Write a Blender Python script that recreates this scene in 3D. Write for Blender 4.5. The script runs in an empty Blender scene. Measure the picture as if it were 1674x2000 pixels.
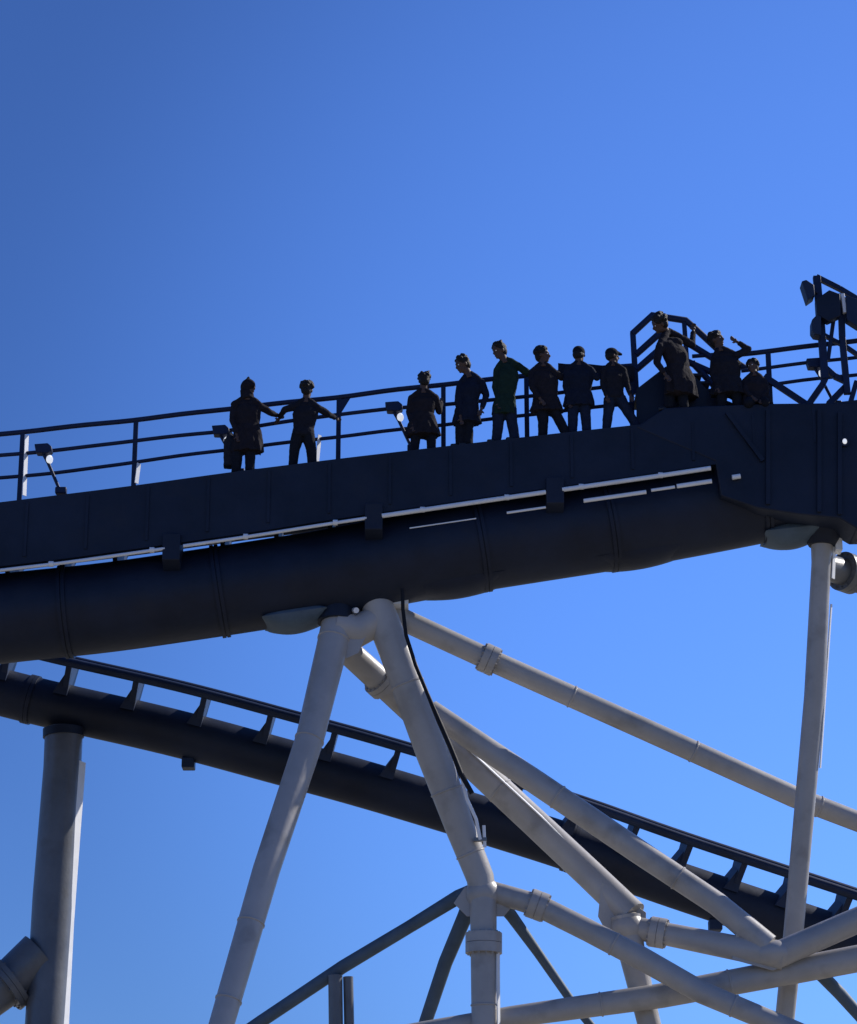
import bpy, bmesh, math, random
from mathutils import Vector, Matrix
random.seed(7)
R = math.radians
S = bpy.context.scene
COL = S.collection

# ------------------------------------------------------------ camera
FPX = 5050.0                       # focal length in pixels of a 2000 px high frame
PITCH = R(19.0)
CAMZ = 1.6
cam = bpy.data.cameras.new('camera'); cam_o = bpy.data.objects.new('camera', cam); COL.objects.link(cam_o)
cam_o.location = (0, 0, CAMZ); cam_o.rotation_euler = (R(90) + PITCH, 0, 0)
cam.sensor_fit = 'VERTICAL'; cam.sensor_height = 24.0; cam.lens = 24.0 * FPX / 2000.0
cam.clip_start = 0.1; cam.clip_end = 6000
S.camera = cam_o
S.render.resolution_x = 857; S.render.resolution_y = 1024

# ------------------------------------------------------------ light
SUN_EL, SUN_AZ = R(38), R(63)      # azimuth measured from +Y (view direction) towards +X
SKY_STRENGTH = 0.122
w = bpy.data.worlds.new('World'); S.world = w; w.use_nodes = True
nt = w.node_tree; nt.nodes.clear()
sky = nt.nodes.new('ShaderNodeTexSky'); sky.sky_type = 'NISHITA'; sky.sun_disc = False
sky.sun_elevation = SUN_EL; sky.sun_rotation = SUN_AZ
sky.air_density = 1.0; sky.dust_density = 0.5; sky.ozone_density = 3.0
# the clear deep-blue air of the day: a little more colour than the model sky
tint = nt.nodes.new('ShaderNodeMix'); tint.data_type = 'RGBA'; tint.blend_type = 'MULTIPLY'
tint.inputs['Factor'].default_value = 1.0
tint.inputs['B'].default_value = (0.43, 0.69, 1.26, 1)
bg = nt.nodes.new('ShaderNodeBackground'); bg.inputs['Strength'].default_value = SKY_STRENGTH
out = nt.nodes.new('ShaderNodeOutputWorld')
nt.links.new(sky.outputs[0], tint.inputs['A'])
# brightness ramp painted into the sky colour: lighter towards the sun's side, dimmed elsewhere
tcw = nt.nodes.new('ShaderNodeTexCoord'); dot = nt.nodes.new('ShaderNodeVectorMath'); dot.operation = 'DOT_PRODUCT'
gd = Vector((0.19, 0.93, 0.335)).normalized(); dot.inputs[1].default_value = gd
gm = nt.nodes.new('ShaderNodeMapRange'); gm.interpolation_type = 'SMOOTHSTEP'
gm.inputs['From Min'].default_value = 0.93; gm.inputs['From Max'].default_value = 1.0
gm.inputs['To Min'].default_value = 0.73; gm.inputs['To Max'].default_value = 1.20
gmix = nt.nodes.new('ShaderNodeVectorMath'); gmix.operation = 'SCALE'
nt.links.new(tcw.outputs['Generated'], dot.inputs[0]); nt.links.new(dot.outputs['Value'], gm.inputs['Value'])
nt.links.new(tint.outputs['Result'], gmix.inputs[0]); nt.links.new(gm.outputs[0], gmix.inputs['Scale'])
nt.links.new(gmix.outputs['Vector'], bg.inputs['Color'])
nt.links.new(bg.outputs[0], out.inputs['Surface'])
sl = bpy.data.lights.new('sun', 'SUN'); sl.energy = 5.0; sl.angle = R(0.5); sl.color = (1.0, 0.95, 0.88)
so = bpy.data.objects.new('sun', sl); COL.objects.link(so)
sd = Vector((math.sin(SUN_AZ) * math.cos(SUN_EL), math.cos(SUN_AZ) * math.cos(SUN_EL), math.sin(SUN_EL)))
so.rotation_euler = sd.to_track_quat('Z', 'Y').to_euler(); so.location = sd * 60
S.view_settings.view_transform = 'Standard'; S.view_settings.look = 'None'
S.view_settings.gamma = 1.0; S.view_settings.exposure = 0.0

# ------------------------------------------------------------ pixel <-> world
CP, SP = math.cos(PITCH), math.sin(PITCH)
def P(px, py, Y):
    """the point at distance Y in front of the camera seen at photo pixel (px, py)"""
    a = (px - 837.0) / FPX; b = (1000.0 - py) / FPX
    d = Vector((a, CP - b * SP, SP + b * CP))
    t = Y / d.y
    return Vector((d.x * t, Y, CAMZ + d.z * t))
def mpp(p):
    """metres per photo pixel at world point p"""
    return (p.y * CP + (p.z - CAMZ) * SP) / FPX
def interp(tab, x):
    if x <= tab[0][0]: i = 0
    elif x >= tab[-1][0]: i = len(tab) - 2
    else:
        i = 0
        while tab[i + 1][0] < x: i += 1
    (x0, y0), (x1, y1) = tab[i], tab[i + 1]
    return y0 + (y1 - y0) * (x - x0) / (x1 - x0)
def smooth(tab, x, h=60):
    return sum(interp(tab, x + k * h / 2) for k in (-2, -1, 0, 1, 2)) / 5

# ------------------------------------------------------------ materials
def mat(name, col, rough=0.5, var=0.25, scale=2.0, metal=0.0, spec=0.5, stain=None, bump=0.0, stretch=(1, 1, 1), bscale=30):
    m = bpy.data.materials.new(name); m.use_nodes = True
    n = m.node_tree; b = n.nodes['Principled BSDF']
    tc = n.nodes.new('ShaderNodeTexCoord'); mp = n.nodes.new('ShaderNodeMapping'); mp.inputs['Scale'].default_value = stretch
    n.links.new(tc.outputs['Object'], mp.inputs['Vector'])
    no = n.nodes.new('ShaderNodeTexNoise'); no.inputs['Scale'].default_value = scale; no.inputs['Detail'].default_value = 8; no.inputs['Roughness'].default_value = 0.65
    n.links.new(mp.outputs[0], no.inputs['Vector'])
    rp = n.nodes.new('ShaderNodeValToRGB')
    rp.color_ramp.elements[0].position = 0.3; rp.color_ramp.elements[1].position = 0.72
    lo = tuple(c * (1 - var) for c in col); hi = tuple(min(1, c * (1 + var)) for c in col)
    rp.color_ramp.elements[0].color = lo + (1,); rp.color_ramp.elements[1].color = hi + (1,)
    n.links.new(no.outputs['Fac'], rp.inputs['Fac'])
    last = rp.outputs['Color']
    if stain:
        n2 = n.nodes.new('ShaderNodeTexNoise'); n2.inputs['Scale'].default_value = scale * 2.3; n2.inputs['Detail'].default_value = 6
        n.links.new(mp.outputs[0], n2.inputs['Vector'])
        r2 = n.nodes.new('ShaderNodeValToRGB'); r2.color_ramp.elements[0].position = 0.56; r2.color_ramp.elements[1].position = 0.74
        n.links.new(n2.outputs['Fac'], r2.inputs['Fac'])
        mx = n.nodes.new('ShaderNodeMix'); mx.data_type = 'RGBA'
        mu = n.nodes.new('ShaderNodeMath'); mu.operation = 'MULTIPLY'; mu.inputs[1].default_value = 0.7
        n.links.new(r2.outputs['Color'], mu.inputs[0]); n.links.new(mu.outputs[0], mx.inputs['Factor'])
        n.links.new(last, mx.inputs['A']); mx.inputs['B'].default_value = tuple(stain) + (1,)
        last = mx.outputs['Result']
    n.links.new(last, b.inputs['Base Color'])
    ro = n.nodes.new('ShaderNodeMapRange'); ro.inputs['To Min'].default_value = max(0.05, rough - 0.12); ro.inputs['To Max'].default_value = min(1, rough + 0.12)
    n.links.new(no.outputs['Fac'], ro.inputs['Value']); n.links.new(ro.outputs[0], b.inputs['Roughness'])
    b.inputs['Metallic'].default_value = metal
    b.inputs['Specular IOR Level'].default_value = spec
    if bump:
        n3 = n.nodes.new('ShaderNodeTexNoise'); n3.inputs['Scale'].default_value = bscale; n3.inputs['Detail'].default_value = 4
        n.links.new(mp.outputs[0], n3.inputs['Vector'])
        bu = n.nodes.new('ShaderNodeBump'); bu.inputs['Strength'].default_value = bump; bu.inputs['Distance'].default_value = 0.02
        n.links.new(n3.outputs['Fac'], bu.inputs['Height']); n.links.new(bu.outputs[0], b.inputs['Normal'])
    return m

M = {}
M['dark'] = mat('dark_navy_paint', (0.011, 0.017, 0.036), 0.5, 0.4, 0.7, spec=0.3, stain=(0.018, 0.022, 0.036), bump=0.25, bscale=6)
M['dark2'] = mat('dark_blue_steel', (0.014, 0.026, 0.062), 0.5, 0.35, 1.2, spec=0.3, stain=(0.022, 0.028, 0.045))
M['rail'] = mat('handrail_paint', (0.010, 0.020, 0.062), 0.5, 0.3, 3, spec=0.3)
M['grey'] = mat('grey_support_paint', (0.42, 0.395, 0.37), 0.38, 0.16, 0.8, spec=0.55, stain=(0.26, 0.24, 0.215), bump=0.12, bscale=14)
M['greyd'] = mat('dark_grey_paint', (0.13, 0.135, 0.145), 0.36, 0.22, 1.4, spec=0.6, stain=(0.11, 0.105, 0.10), bump=0.2, bscale=18)  # darker grey than the other supports, with stains
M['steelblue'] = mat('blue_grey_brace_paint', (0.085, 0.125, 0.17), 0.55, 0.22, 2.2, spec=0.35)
M['galv'] = mat('pale_pipe_and_rim', (0.88, 0.88, 0.88), 0.35, 0.06, 4, spec=0.5)  # pale pipes and plates, also the added strips drawing sunlit rims
M['bolt'] = mat('bolt_steel', (0.20, 0.20, 0.20), 0.4, 0.2, 9, metal=0.5)
M['cable'] = mat('cable_rubber', (0.012, 0.013, 0.018), 0.6, 0.2, 9, spec=0.2)
M['ground'] = mat('dry_ground', (0.25, 0.23, 0.19), 0.9, 0.25, 0.12, spec=0.1, stain=(0.15, 0.16, 0.09), bump=0.4, bscale=3)
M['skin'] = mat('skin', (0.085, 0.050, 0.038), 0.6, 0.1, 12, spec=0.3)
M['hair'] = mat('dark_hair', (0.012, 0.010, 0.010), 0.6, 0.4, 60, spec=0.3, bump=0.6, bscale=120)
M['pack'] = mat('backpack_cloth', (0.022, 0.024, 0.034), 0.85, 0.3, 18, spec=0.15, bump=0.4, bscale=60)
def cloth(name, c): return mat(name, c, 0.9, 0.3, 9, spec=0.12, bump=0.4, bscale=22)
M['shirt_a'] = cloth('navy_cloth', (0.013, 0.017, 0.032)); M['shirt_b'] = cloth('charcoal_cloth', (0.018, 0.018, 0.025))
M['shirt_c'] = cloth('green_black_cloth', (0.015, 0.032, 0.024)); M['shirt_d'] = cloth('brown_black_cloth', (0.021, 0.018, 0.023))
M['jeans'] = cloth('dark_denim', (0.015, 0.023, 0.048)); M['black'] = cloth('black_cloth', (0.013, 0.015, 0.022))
M['shoe'] = mat('shoe_leather', (0.02, 0.02, 0.024), 0.5, 0.2, 10)
def lens_mat():
    m = bpy.data.materials.new('lamp_lens'); m.use_nodes = True; b = m.node_tree.nodes['Principled BSDF']
    b.inputs['Base Color'].default_value = (0.85, 0.86, 0.88, 1); b.inputs['Roughness'].default_value = 0.3
    no = m.node_tree.nodes.new('ShaderNodeTexNoise'); no.inputs['Scale'].default_value = 30
    mr = m.node_tree.nodes.new('ShaderNodeMapRange'); mr.inputs['To Min'].default_value = 0.45; mr.inputs['To Max'].default_value = 0.8
    m.node_tree.links.new(no.outputs['Fac'], mr.inputs['Value']); m.node_tree.links.new(mr.outputs[0], b.inputs['Emission Strength'])
    b.inputs['Emission Color'].default_value = (0.95, 0.97, 1, 1)
    return m
M['lens'] = lens_mat()

# ------------------------------------------------------------ mesh helpers
class MB:
    def __init__(s): s.v = []; s.f = []
    def add(s, vs, fs):
        o = len(s.v); s.v += [Vector(v) for v in vs]; s.f += [tuple(i + o for i in f) for f in fs]; return s
    def tube(s, pts, rad, seg=16, cap=True, squash=None):
        pts = [Vector(p) for p in pts]; n = len(pts)
        if not hasattr(rad, '__len__'): rad = [rad] * n
        rings = []; up = None
        for i in range(n):
            t = (pts[min(i + 1, n - 1)] - pts[max(i - 1, 0)]).normalized()
            if up is None:
                up = Vector((0, -1, 0)) if abs(t.y) < 0.9 else Vector((1, 0, 0))
            up = (up - t * up.dot(t)).normalized(); sd_ = t.cross(up)
            k = 1.0
            if 0 < i < n - 1:
                c = (pts[i] - pts[i - 1]).normalized().dot((pts[i + 1] - pts[i]).normalized()); k = 1 / max(0.7, math.sqrt((1 + c) / 2))
            rings.append([pts[i] + (up * math.cos(a) + sd_ * math.sin(a) * k) * rad[i] for a in [2 * math.pi * j / seg for j in range(seg)]])
        vs = [v for r in rings for v in r]; fs = []
        for i in range(n - 1):
            for j in range(seg):
                a = i * seg + j; b = i * seg + (j + 1) % seg
                fs.append((a, b, b + seg, a + seg))
        if cap: fs.append(tuple(reversed(range(seg)))); fs.append(tuple(range((n - 1) * seg, n * seg)))
        return s.add(vs, fs)
    def sph(s, c, r, seg=12, rings=8, rot=None):
        c = Vector(c)
        if not hasattr(r, '__len__'): r = (r, r, r)
        vs = []; fs = []
        for i in range(rings + 1):
            th = math.pi * i / rings
            for j in range(seg):
                ph = 2 * math.pi * j / seg
                q = Vector((r[0] * math.sin(th) * math.cos(ph), r[1] * math.sin(th) * math.sin(ph), r[2] * math.cos(th)))
                if rot: q = rot @ q
                vs.append(c + q)
        for i in range(rings):
            for j in range(seg):
                a = i * seg + j; b = i * seg + (j + 1) % seg
                if i == 0: fs.append((a, a + seg, b + seg))
                elif i == rings - 1: fs.append((a, a + seg, b))
                else: fs.append((a, a + seg, b + seg, b))
        return s.add(vs, fs)
    def box(s, c, size, rot=None):
        c = Vector(c); vs = []
        for x in (-1, 1):
            for y in (-1, 1):
                for z in (-1, 1):
                    q = Vector((x * size[0] / 2, y * size[1] / 2, z * size[2] / 2))
                    if rot: q = rot @ q
                    vs.append(c + q)
        return s.add(vs, [(0, 1, 3, 2), (4, 6, 7, 5), (0, 4, 5, 1), (2, 3, 7, 6), (0, 2, 6, 4), (1, 5, 7, 3)])
    def prism(s, front, back):
        """closed solid between two matching outlines"""
        n = len(front); vs = list(front) + list(back)
        fs = [tuple(range(n)), tuple(reversed(range(n, 2 * n)))]
        for i in range(n): fs.append((i, i + n, (i + 1) % n + n, (i + 1) % n))
        return s.add(vs, fs)
    def bar(s, a, b, wd, ht, upv=(0, 0, 1)):
        """square bar from a to b: wd across, ht along upv"""
        a = Vector(a); b = Vector(b); t = (b - a).normalized(); u = Vector(upv); u = (u - t * u.dot(t)).normalized(); q = t.cross(u)
        vs = [p + q * (x * wd / 2) + u * (y * ht / 2) for p in (a, b) for x, y in ((-1, -1), (1, -1), (1, 1), (-1, 1))]
        return s.add(vs, [(3, 2, 1, 0), (4, 5, 6, 7), (0, 1, 5, 4), (1, 2, 6, 5), (2, 3, 7, 6), (3, 0, 4, 7)])
    def loft(s, rings):
        n = len(rings); seg = len(rings[0]); vs = [v for r in rings for v in r]; fs = []
        for i in range(n - 1):
            for j in range(seg):
                a = i * seg + j; b = i * seg + (j + 1) % seg; fs.append((a, b, b + seg, a + seg))
        fs.append(tuple(reversed(range(seg)))); fs.append(tuple(range((n - 1) * seg, n * seg)))
        return s.add(vs, fs)
    def mesh(s, name, org=Vector((0, 0, 0)), smooth_=True, angle=40):
        me = bpy.data.meshes.new(name); me.from_pydata([v - org for v in s.v], [], s.f)
        bm = bmesh.new(); bm.from_mesh(me); bmesh.ops.recalc_face_normals(bm, faces=bm.faces); bm.to_mesh(me); bm.free()
        if smooth_:
            me.polygons.foreach_set('use_smooth', [True] * len(me.polygons)); me.set_sharp_from_angle(angle=R(angle))
        return me

def tag(o, label=None, cat=None, group=None, kind=None):
    if label: o['label'] = label
    if cat: o['category'] = cat
    if group: o['group'] = group
    if kind: o['kind'] = kind
    return o
def thing(name, loc, label, cat, group=None):
    o = bpy.data.objects.new(name, None); COL.objects.link(o); o.location = loc; o.empty_display_size = 0.2
    return tag(o, label, cat, group)
def root_loc(p):
    while p.parent: p = p.parent
    return Vector(p.location)
def part(name, mb, m, parent=None, angle=40, bevel=0.0, label=None):
    org = root_loc(parent) if parent else Vector((0, 0, 0))
    o = bpy.data.objects.new(name, mb.mesh(name, org, True, angle)); COL.objects.link(o); o.data.materials.append(M[m] if isinstance(m, str) else m)
    if parent: o.parent = parent
    if bevel:
        b = o.modifiers.new('bevel', 'BEVEL'); b.width = bevel; b.segments = 2; b.limit_method = 'ANGLE'
    if label: o['label'] = label
    return o
def copy_tree(o, parent=None):
    c = o.copy(); COL.objects.link(c); c.parent = parent
    for ch in [x for x in bpy.data.objects if x.parent == o]: copy_tree(ch, c)
    return c

# ------------------------------------------------------------ ground
g = MB(); N = 24
for i in range(N + 1):
    for j in range(N + 1):
        x = (i / N - .5) * 2; y = (j / N - .5) * 2
        X = math.copysign(abs(x) ** 2.2, x) * 3000; Y = math.copysign(abs(y) ** 2.2, y) * 3000 + 30
        d = math.hypot(X, Y - 30)
        g.v.append(Vector((X, Y, 0 if d < 80 else 0.6 * math.sin(X * .01) * math.sin(Y * .013) - .6)))
for i in range(N):
    for j in range(N): g.f.append((i * (N + 1) + j, (i + 1) * (N + 1) + j, (i + 1) * (N + 1) + j + 1, i * (N + 1) + j + 1))
tag(part('ground', g, 'ground'), kind='structure')

# ------------------------------------------------------------ upper track
Y0 = 42.0                                   # near face of the walkway
TOP = [(-400, 1028), (0, 981), (265, 948), (450, 922), (660, 896), (900, 868), (1080, 847), (1260, 828), (1400, 812), (1700, 778), (2200, 720)]
SLIT = [(-400, 1174), (0, 1113), (100, 1103), (297, 1075), (480, 1049), (655, 1021), (825, 996), (990, 972), (1290, 929), (1390, 914), (1700, 868), (2200, 795)]
TUB = [(-400, 1262), (0, 1208), (210, 1187), (430, 1155), (640, 1122), (800, 1088), (1080, 1044), (1250, 1018), (1400, 990), (1560, 958), (1800, 915), (2200, 845)]
def top(x, Y=Y0): return P(x, smooth(TOP, x), Y)
def deckz(x): return top(x).z
xs = list(range(-380, 2190, 40))
track = thing('elevated_track', (P(837, 1100, 43).x, 43.0, P(837, 1100, 43).z), 'dark navy elevated coaster track with fat tube girder and walkway, the upper of the two', 'coaster track')
f = MB()
fr = []
for x in xs:
    a = top(x); b = P(x, smooth(SLIT, x) - 7, Y0)
    b = Vector((a.x, Y0, b.z))
    # channel section: lip, web, lip
    sec = [(0, a.z), (0, b.z), (.16, b.z), (.16, b.z + .03), (.03, b.z + .03), (.03, a.z - .05), (.198, a.z - .05), (.198, a.z)]
    fr.append([Vector((a.x, Y0 + y, z)) for y, z in sec])
f.loft(fr)
fascia = part('fascia', f, 'dark', track, 30)
for k, x in enumerate(range(-300, 2100, 118)):                      # welded stiffeners on the fascia
    a = top(x); bz = P(x, smooth(SLIT, x) - 14, Y0).z
    part('stiffener', MB().box((a.x, Y0 - .012, (a.z + bz) / 2), (.05, .022, a.z - bz - .12)), 'dark', fascia)
d = MB(); rr = []
for x in xs:
    a = top(x); z = a.z - .003
    rr.append([Vector((a.x, Y0 + .2, z)), Vector((a.x, Y0 + .2, z - .05)), Vector((a.x, Y0 + 2.1, z - .05)), Vector((a.x, Y0 + 2.1, z))])
d.loft(rr); part('walkway_deck', d, 'dark', track, 30)
YC = 42.95
tp = []; tr = []
for x in xs:
    c = P(x, smooth(TUB, x), YC); tp.append(c); tr.append(88 * mpp(c))
t = MB().tube(tp, tr, 48); girder = part('girder', t, 'dark', track)
def tube_at(x): c = P(x, smooth(TUB, x), YC); return c, 88 * mpp(c)
for x in (-210, 130, 430, 940, 1190, 1480):                          # bolted girder splices
    c, r = tube_at(x); c2, _ = tube_at(x + 10); dd = (c2 - c).normalized()
    t = MB().tube([c - dd * .07, c - dd * .01, c - dd * .008, c + dd * .008, c + dd * .01, c + dd * .07], [r + .035, r + .035, r + .012, r + .012, r + .035, r + .035], 48)
    part('splice_flange', t, 'dark', girder)
# brackets carrying the walkway off the girder
for x in (-60, 340, 731, 1082):
    c, r = tube_at(x); a = top(x); b = MB()
    sz = P(x, smooth(SLIT, x), Y0).z
    w_ = 17 * mpp(a)
    b.prism([Vector((a.x - w_, Y0 - .095, sz + .22)), Vector((a.x + w_, Y0 - .095, sz + .22)), Vector((a.x + w_, Y0 - .095, sz - .25)), Vector((a.x - w_, Y0 - .095, sz - .25))],
            [Vector((a.x - w_, Y0 + .5, sz + .22)), Vector((a.x + w_, Y0 + .5, sz + .22)), Vector((a.x + w_, Y0 + .5, sz - .45)), Vector((a.x - w_, Y0 + .5, sz - .45))])
    part('bracket', b, 'dark', track, bevel=.01)
# running rails and their ties on the far side of the walkway
for off in (1.15, 2.25):
    q = MB(); q.tube([Vector((top(x).x, Y0 + off, deckz(x) - .42)) for x in xs], .085, 14); part('running_rail', q, 'dark', track)
for x in range(-300, 2150, 105):
    c, r = tube_at(x); z = deckz(x) - .5
    q = MB(); q.prism([Vector((c.x - .04, YC - .75, z)), Vector((c.x - .04, YC + 1.3, z)), Vector((c.x - .04, YC + .25, c.z + r * .9)), Vector((c.x - .04, YC - .25, c.z + r * .9))],
                      [Vector((c.x + .04, YC - .75, z)), Vector((c.x + .04, YC + 1.3, z)), Vector((c.x + .04, YC + .25, c.z + r * .9)), Vector((c.x + .04, YC - .25, c.z + r * .9))])
    part('tie', q, 'dark', track)
# sheet covers bellying under the girder
def belly(x0, x1, y0, y1, dep, m='dark2'):
    q = MB(); fr = []
    n = 14
    for i in range(n + 1):
        u = i / n; x = x0 + (x1 - x0) * u; y = y0 + (y1 - y0) * u
        c = P(x, y, YC); s = dep * mpp(c) * (math.sin(math.pi * min(1, max(0, u))) ** .6 + .05)
        fr.append([Vector((c.x, YC + .45 * math.cos(a), c.z + s * math.sin(a))) for a in [2 * math.pi * k / 16 for k in range(16)]])
    q.loft(fr); return part('underside_cover', q, m, track)
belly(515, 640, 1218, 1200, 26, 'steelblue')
belly(1165, 1350, 1102, 1068, 22, 'dark')
belly(795, 985, 1155, 1130, 24, 'dark')
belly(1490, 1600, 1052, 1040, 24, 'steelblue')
# pale pipe runs under the fascia, standing in for its bright slit
def pipe(x0, x1, off, rpx, name='slit_light_pipe', curve=SLIT, Y=Y0 - .07):
    n = max(2, int((x1 - x0) / 25)); pts = [P(x0 + (x1 - x0) * i / n, smooth(curve, x0 + (x1 - x0) * i / n) + off, Y) for i in range(n + 1)]
    q = MB().tube(pts, rpx * mpp(pts[0]), 10); return part(name, q, 'galv', track)
runs = [(-260, 322, 3.4), (358, 716, 3.4), (746, 1066, 4.6), (1098, 1388, 4.6)]
for x0, x1, r_ in runs: pipe(x0, x1, 0, r_)
for x0, x1, r_ in [(800, 930, 1.3), (990, 1066, 2.4), (1140, 1262, 4.0), (1272, 1318, 3.0), (1322, 1390, 4.4), (1430, 1446, 5)]: pipe(x0, x1, 32 - (x0 - 790) * .012, r_)
for x in (100, 297, 480, 655, 825, 990, 1135, 1290):
    p = P(x, smooth(SLIT, x), Y0 - .07); q = MB().tube([p - Vector((.04, 0, -.006)), p + Vector((.04, 0, .006))], 5.8 * mpp(p), 12)
    part('slit_light_coupling', q, 'galv', track)

# ------------------------------------------------------------ machinery platform at the right
PLY = 41.985
plat = thing('platform', P(1560, 990, 42.5), 'dark solid machinery platform widening the upper track at the right edge of the photo', 'platform')
outl = [(1243, 834), (1300, 796), (1400, 792), (1500, 788), (1700, 786), (2100, 760), (2100, 1020), (1800, 1030), (1674, 1032), (1640, 1012), (1560, 1004), (1480, 992), (1408, 968), (1397, 900)]
fro = [P(x, y, PLY) for x, y in outl]; bac = [Vector((p.x, PLY + .9, p.z)) for p in fro]
q = MB().prism(fro, bac); part('housing', q, 'dark', plat, 30, bevel=.02)
dk = MB().box(((P(1296, 790, 43).x + P(2100, 790, 43).x) / 2, 43.3, P(1500, 794, PLY).z - .08), (P(2100, 790, 43).x - P(1296, 790, 43).x, 2.0, .06))
part('deck', dk, 'dark', plat)
for (xa, ya, xb, yb) in [(1500, 800, 1500, 985), (1600, 800, 1600, 1000), (1420, 806, 1490, 900), (1640, 806, 1640, 1005)]:
    q = MB().bar(P(xa, ya, PLY - .03), P(xb, yb, PLY - .03), .07, .06, (0, 1, 0)); part('rib', q, 'dark', plat)

# ------------------------------------------------------------ railing along the walkway
YR = 42.95
RT = [(-400, 893), (0, 848), (265, 820), (450, 798), (660, 776), (800, 758), (960, 741), (1100, 726), (1236, 714), (1500, 686), (1600, 674), (1700, 662), (2100, 615)]
RM = [(-400, 932), (0, 889), (130, 878), (265, 860), (430, 843), (660, 809), (800, 795), (950, 783), (1100, 766), (1236, 750), (1500, 718), (1600, 706), (2100, 650)]
RL = [(-400, 975), (0, 933), (130, 922), (265, 902), (430, 880), (660, 853), (790, 838), (950, 820), (1100, 802), (1236, 788), (1500, 752), (1600, 739), (2100, 690)]
rl = thing('railing', (P(600, 900, YR).x, YR, deckz(600)), 'thin dark blue three-bar railing running along the walkway behind the people', 'railing')
def rail_run(tab, x0, x1, rpx, parent, Y=YR, nm='handrail'):
    n = max(3, int((x1 - x0) / 30)); pts = []
    for i in range(n + 1):
        x = x0 + (x1 - x0) * i / n; pts.append(P(x, smooth(tab, x, 30) + math.sin(x * .031) * .6, Y))
    q = MB().tube(pts, rpx * mpp(pts[0]), 10); return part(nm, q, 'rail', parent)
rail_run(RT, -380, 1236, 5.0, rl); rail_run(RM, -380, 1236, 3.9, rl, nm='mid_rail'); rail_run(RL, -380, 1236, 3.7, rl, nm='mid_rail')
def post(x, parent, tab=RT, lean=0.0, Y=YR, rpx=5.4):
    a = P(x, interp(tab, x), Y); b = Vector((a.x - lean, Y, deckz(x) - .1))
    q = MB().bar(b, a, rpx * 1.7 * mpp(a), .05, (0, 1, 0)); q.box(b + Vector((0, 0, .07)), (.16, .12, .03))
    return part('post', q, 'rail', parent)
for x in (-350, -160, 45, 266, 462, 662, 866, 1028, 1232): post(x, rl)
rl2 = thing('railing', (P(1600, 800, YR).x, YR, deckz(1600)), 'dark three-bar railing on the platform beside the lattice mast at the right edge', 'railing')
rail_run(RT, 1448, 2080, 5.0, rl2); rail_run(RM, 1448, 2080, 3.6, rl2, nm='mid_rail'); rail_run(RL, 1448, 2080, 3.6, rl2, nm='mid_rail')
for x in (1500, 1720, 1930):
    a = P(x, interp(RT, x), YR); q = MB().bar(Vector((a.x, YR, P(x, 800, YR).z)), a, .09, .05, (0, 1, 0)); part('post', q, 'rail', rl2)
q = MB().bar(P(1492, 735, YR - .1), P(1575, 790, YR - .1), .11, .06, (0, 1, 0)); part('brace', q, 'rail', rl2)
for x, ya, yb in ((52, 850, 968), (271, 905, 944), (624, 850, 905)):  # added pale strips, standing in for sunlit edges along the railing
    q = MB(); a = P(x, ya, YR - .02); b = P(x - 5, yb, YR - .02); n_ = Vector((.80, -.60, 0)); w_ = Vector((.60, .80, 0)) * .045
    q.loft([[p + w_, p + w_ + n_ * .012, p - w_ + n_ * .012, p - w_] for p in (a, b)]); part('sunlit_edge_strip', q, 'galv', rl, 30)
# corner gusset of the post between the two left groups
q = MB().prism([P(662, 780, YR - .03), P(685, 777, YR - .03), P(662, 814, YR - .03)], [P(662, 780, YR + .03), P(685, 777, YR + .03), P(662, 814, YR + .03)])
part('gusset', q, 'rail', rl)
# equipment rack lashed to the railing by the stairs
pn = thing('mesh_panel', P(1190, 730, YR - .12), 'dark fabric screen tied to the railing top between the fourth head from the stairs and the stairs', 'screen')
q = MB(); n = 10; u1 = []; u2 = []
for i in range(n + 1):
    x = 1090 + 150 * i / n; sag = math.sin(i * 1.3) * 2
    u1.append((x, 709 + (x - 1090) * .045 + sag * .5)); u2.append((x, 738 + (x - 1090) * .01 + sag))
ol = u1 + u2[::-1]
q.prism([P(a, b, YR - .14) for a, b in ol], [P(a, b, YR - .10) for a, b in ol]); part('screen_cloth', q, 'pack', pn)
pn['label'] = 'dark cloth screen tied along the railing top just left of the steep stairs'

# ------------------------------------------------------------ rail lamps (one built, the rest copied)
def make_lamp(x, y):
    o = P(x, y, YR - .12); s = mpp(o)
    L = thing('lamp', o, 'small dark lamp with a white lens on the railing at the far left edge', 'lamp', 'lamps clamped to the walkway railing')
    q = MB()
    hx = [(-18, -9), (8, -11), (16, -4), (17, 4), (10, 10), (-14, 9)]
    q.prism([o + Vector((a * s, -.10, -b * s)) for a, b in hx], [o + Vector((a * s, .10, -b * s)) for a, b in hx])
    part('housing', q, 'rail', L, bevel=.015)
    q = MB().sph(o + Vector((12 * s, -.01, -20 * s)), (7 * s, .06, 9 * s), 12, 8); part('lens', q, 'lens', L)
    q = MB().tube([o + Vector((-1 * s, 0, -8 * s)), o + Vector((9 * s, .0, -26 * s)), o + Vector((35 * s, .02, -84 * s))], 3.2 * s, 8); part('stalk', q, 'rail', L)
    q = MB().box(o + Vector((37 * s, .02, -84 * s)), (.2, .14, .12)); part('clamp', q, 'rail', L, bevel=.02)
    return L
lamp0 = make_lamp(86, 879)
for (x, y, lb) in [(432, 843, 'small dark lamp with white lens on the railing just left of the leftmost person'),
                   (770, 797, 'small dark lamp with white lens on the railing beside the person in flared skirt'),
                   (1592, 712, 'small dark lamp on the railing just left of the lattice mast')]:
    c = copy_tree(lamp0); c.location = P(x, y, YR - .12); c['label'] = lb
o = P(1650, 862, PLY - .06); L = thing('bulkhead_lamp', o, 'tiny bright round lamp on the dark platform side near the right edge', 'lamp')
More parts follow.
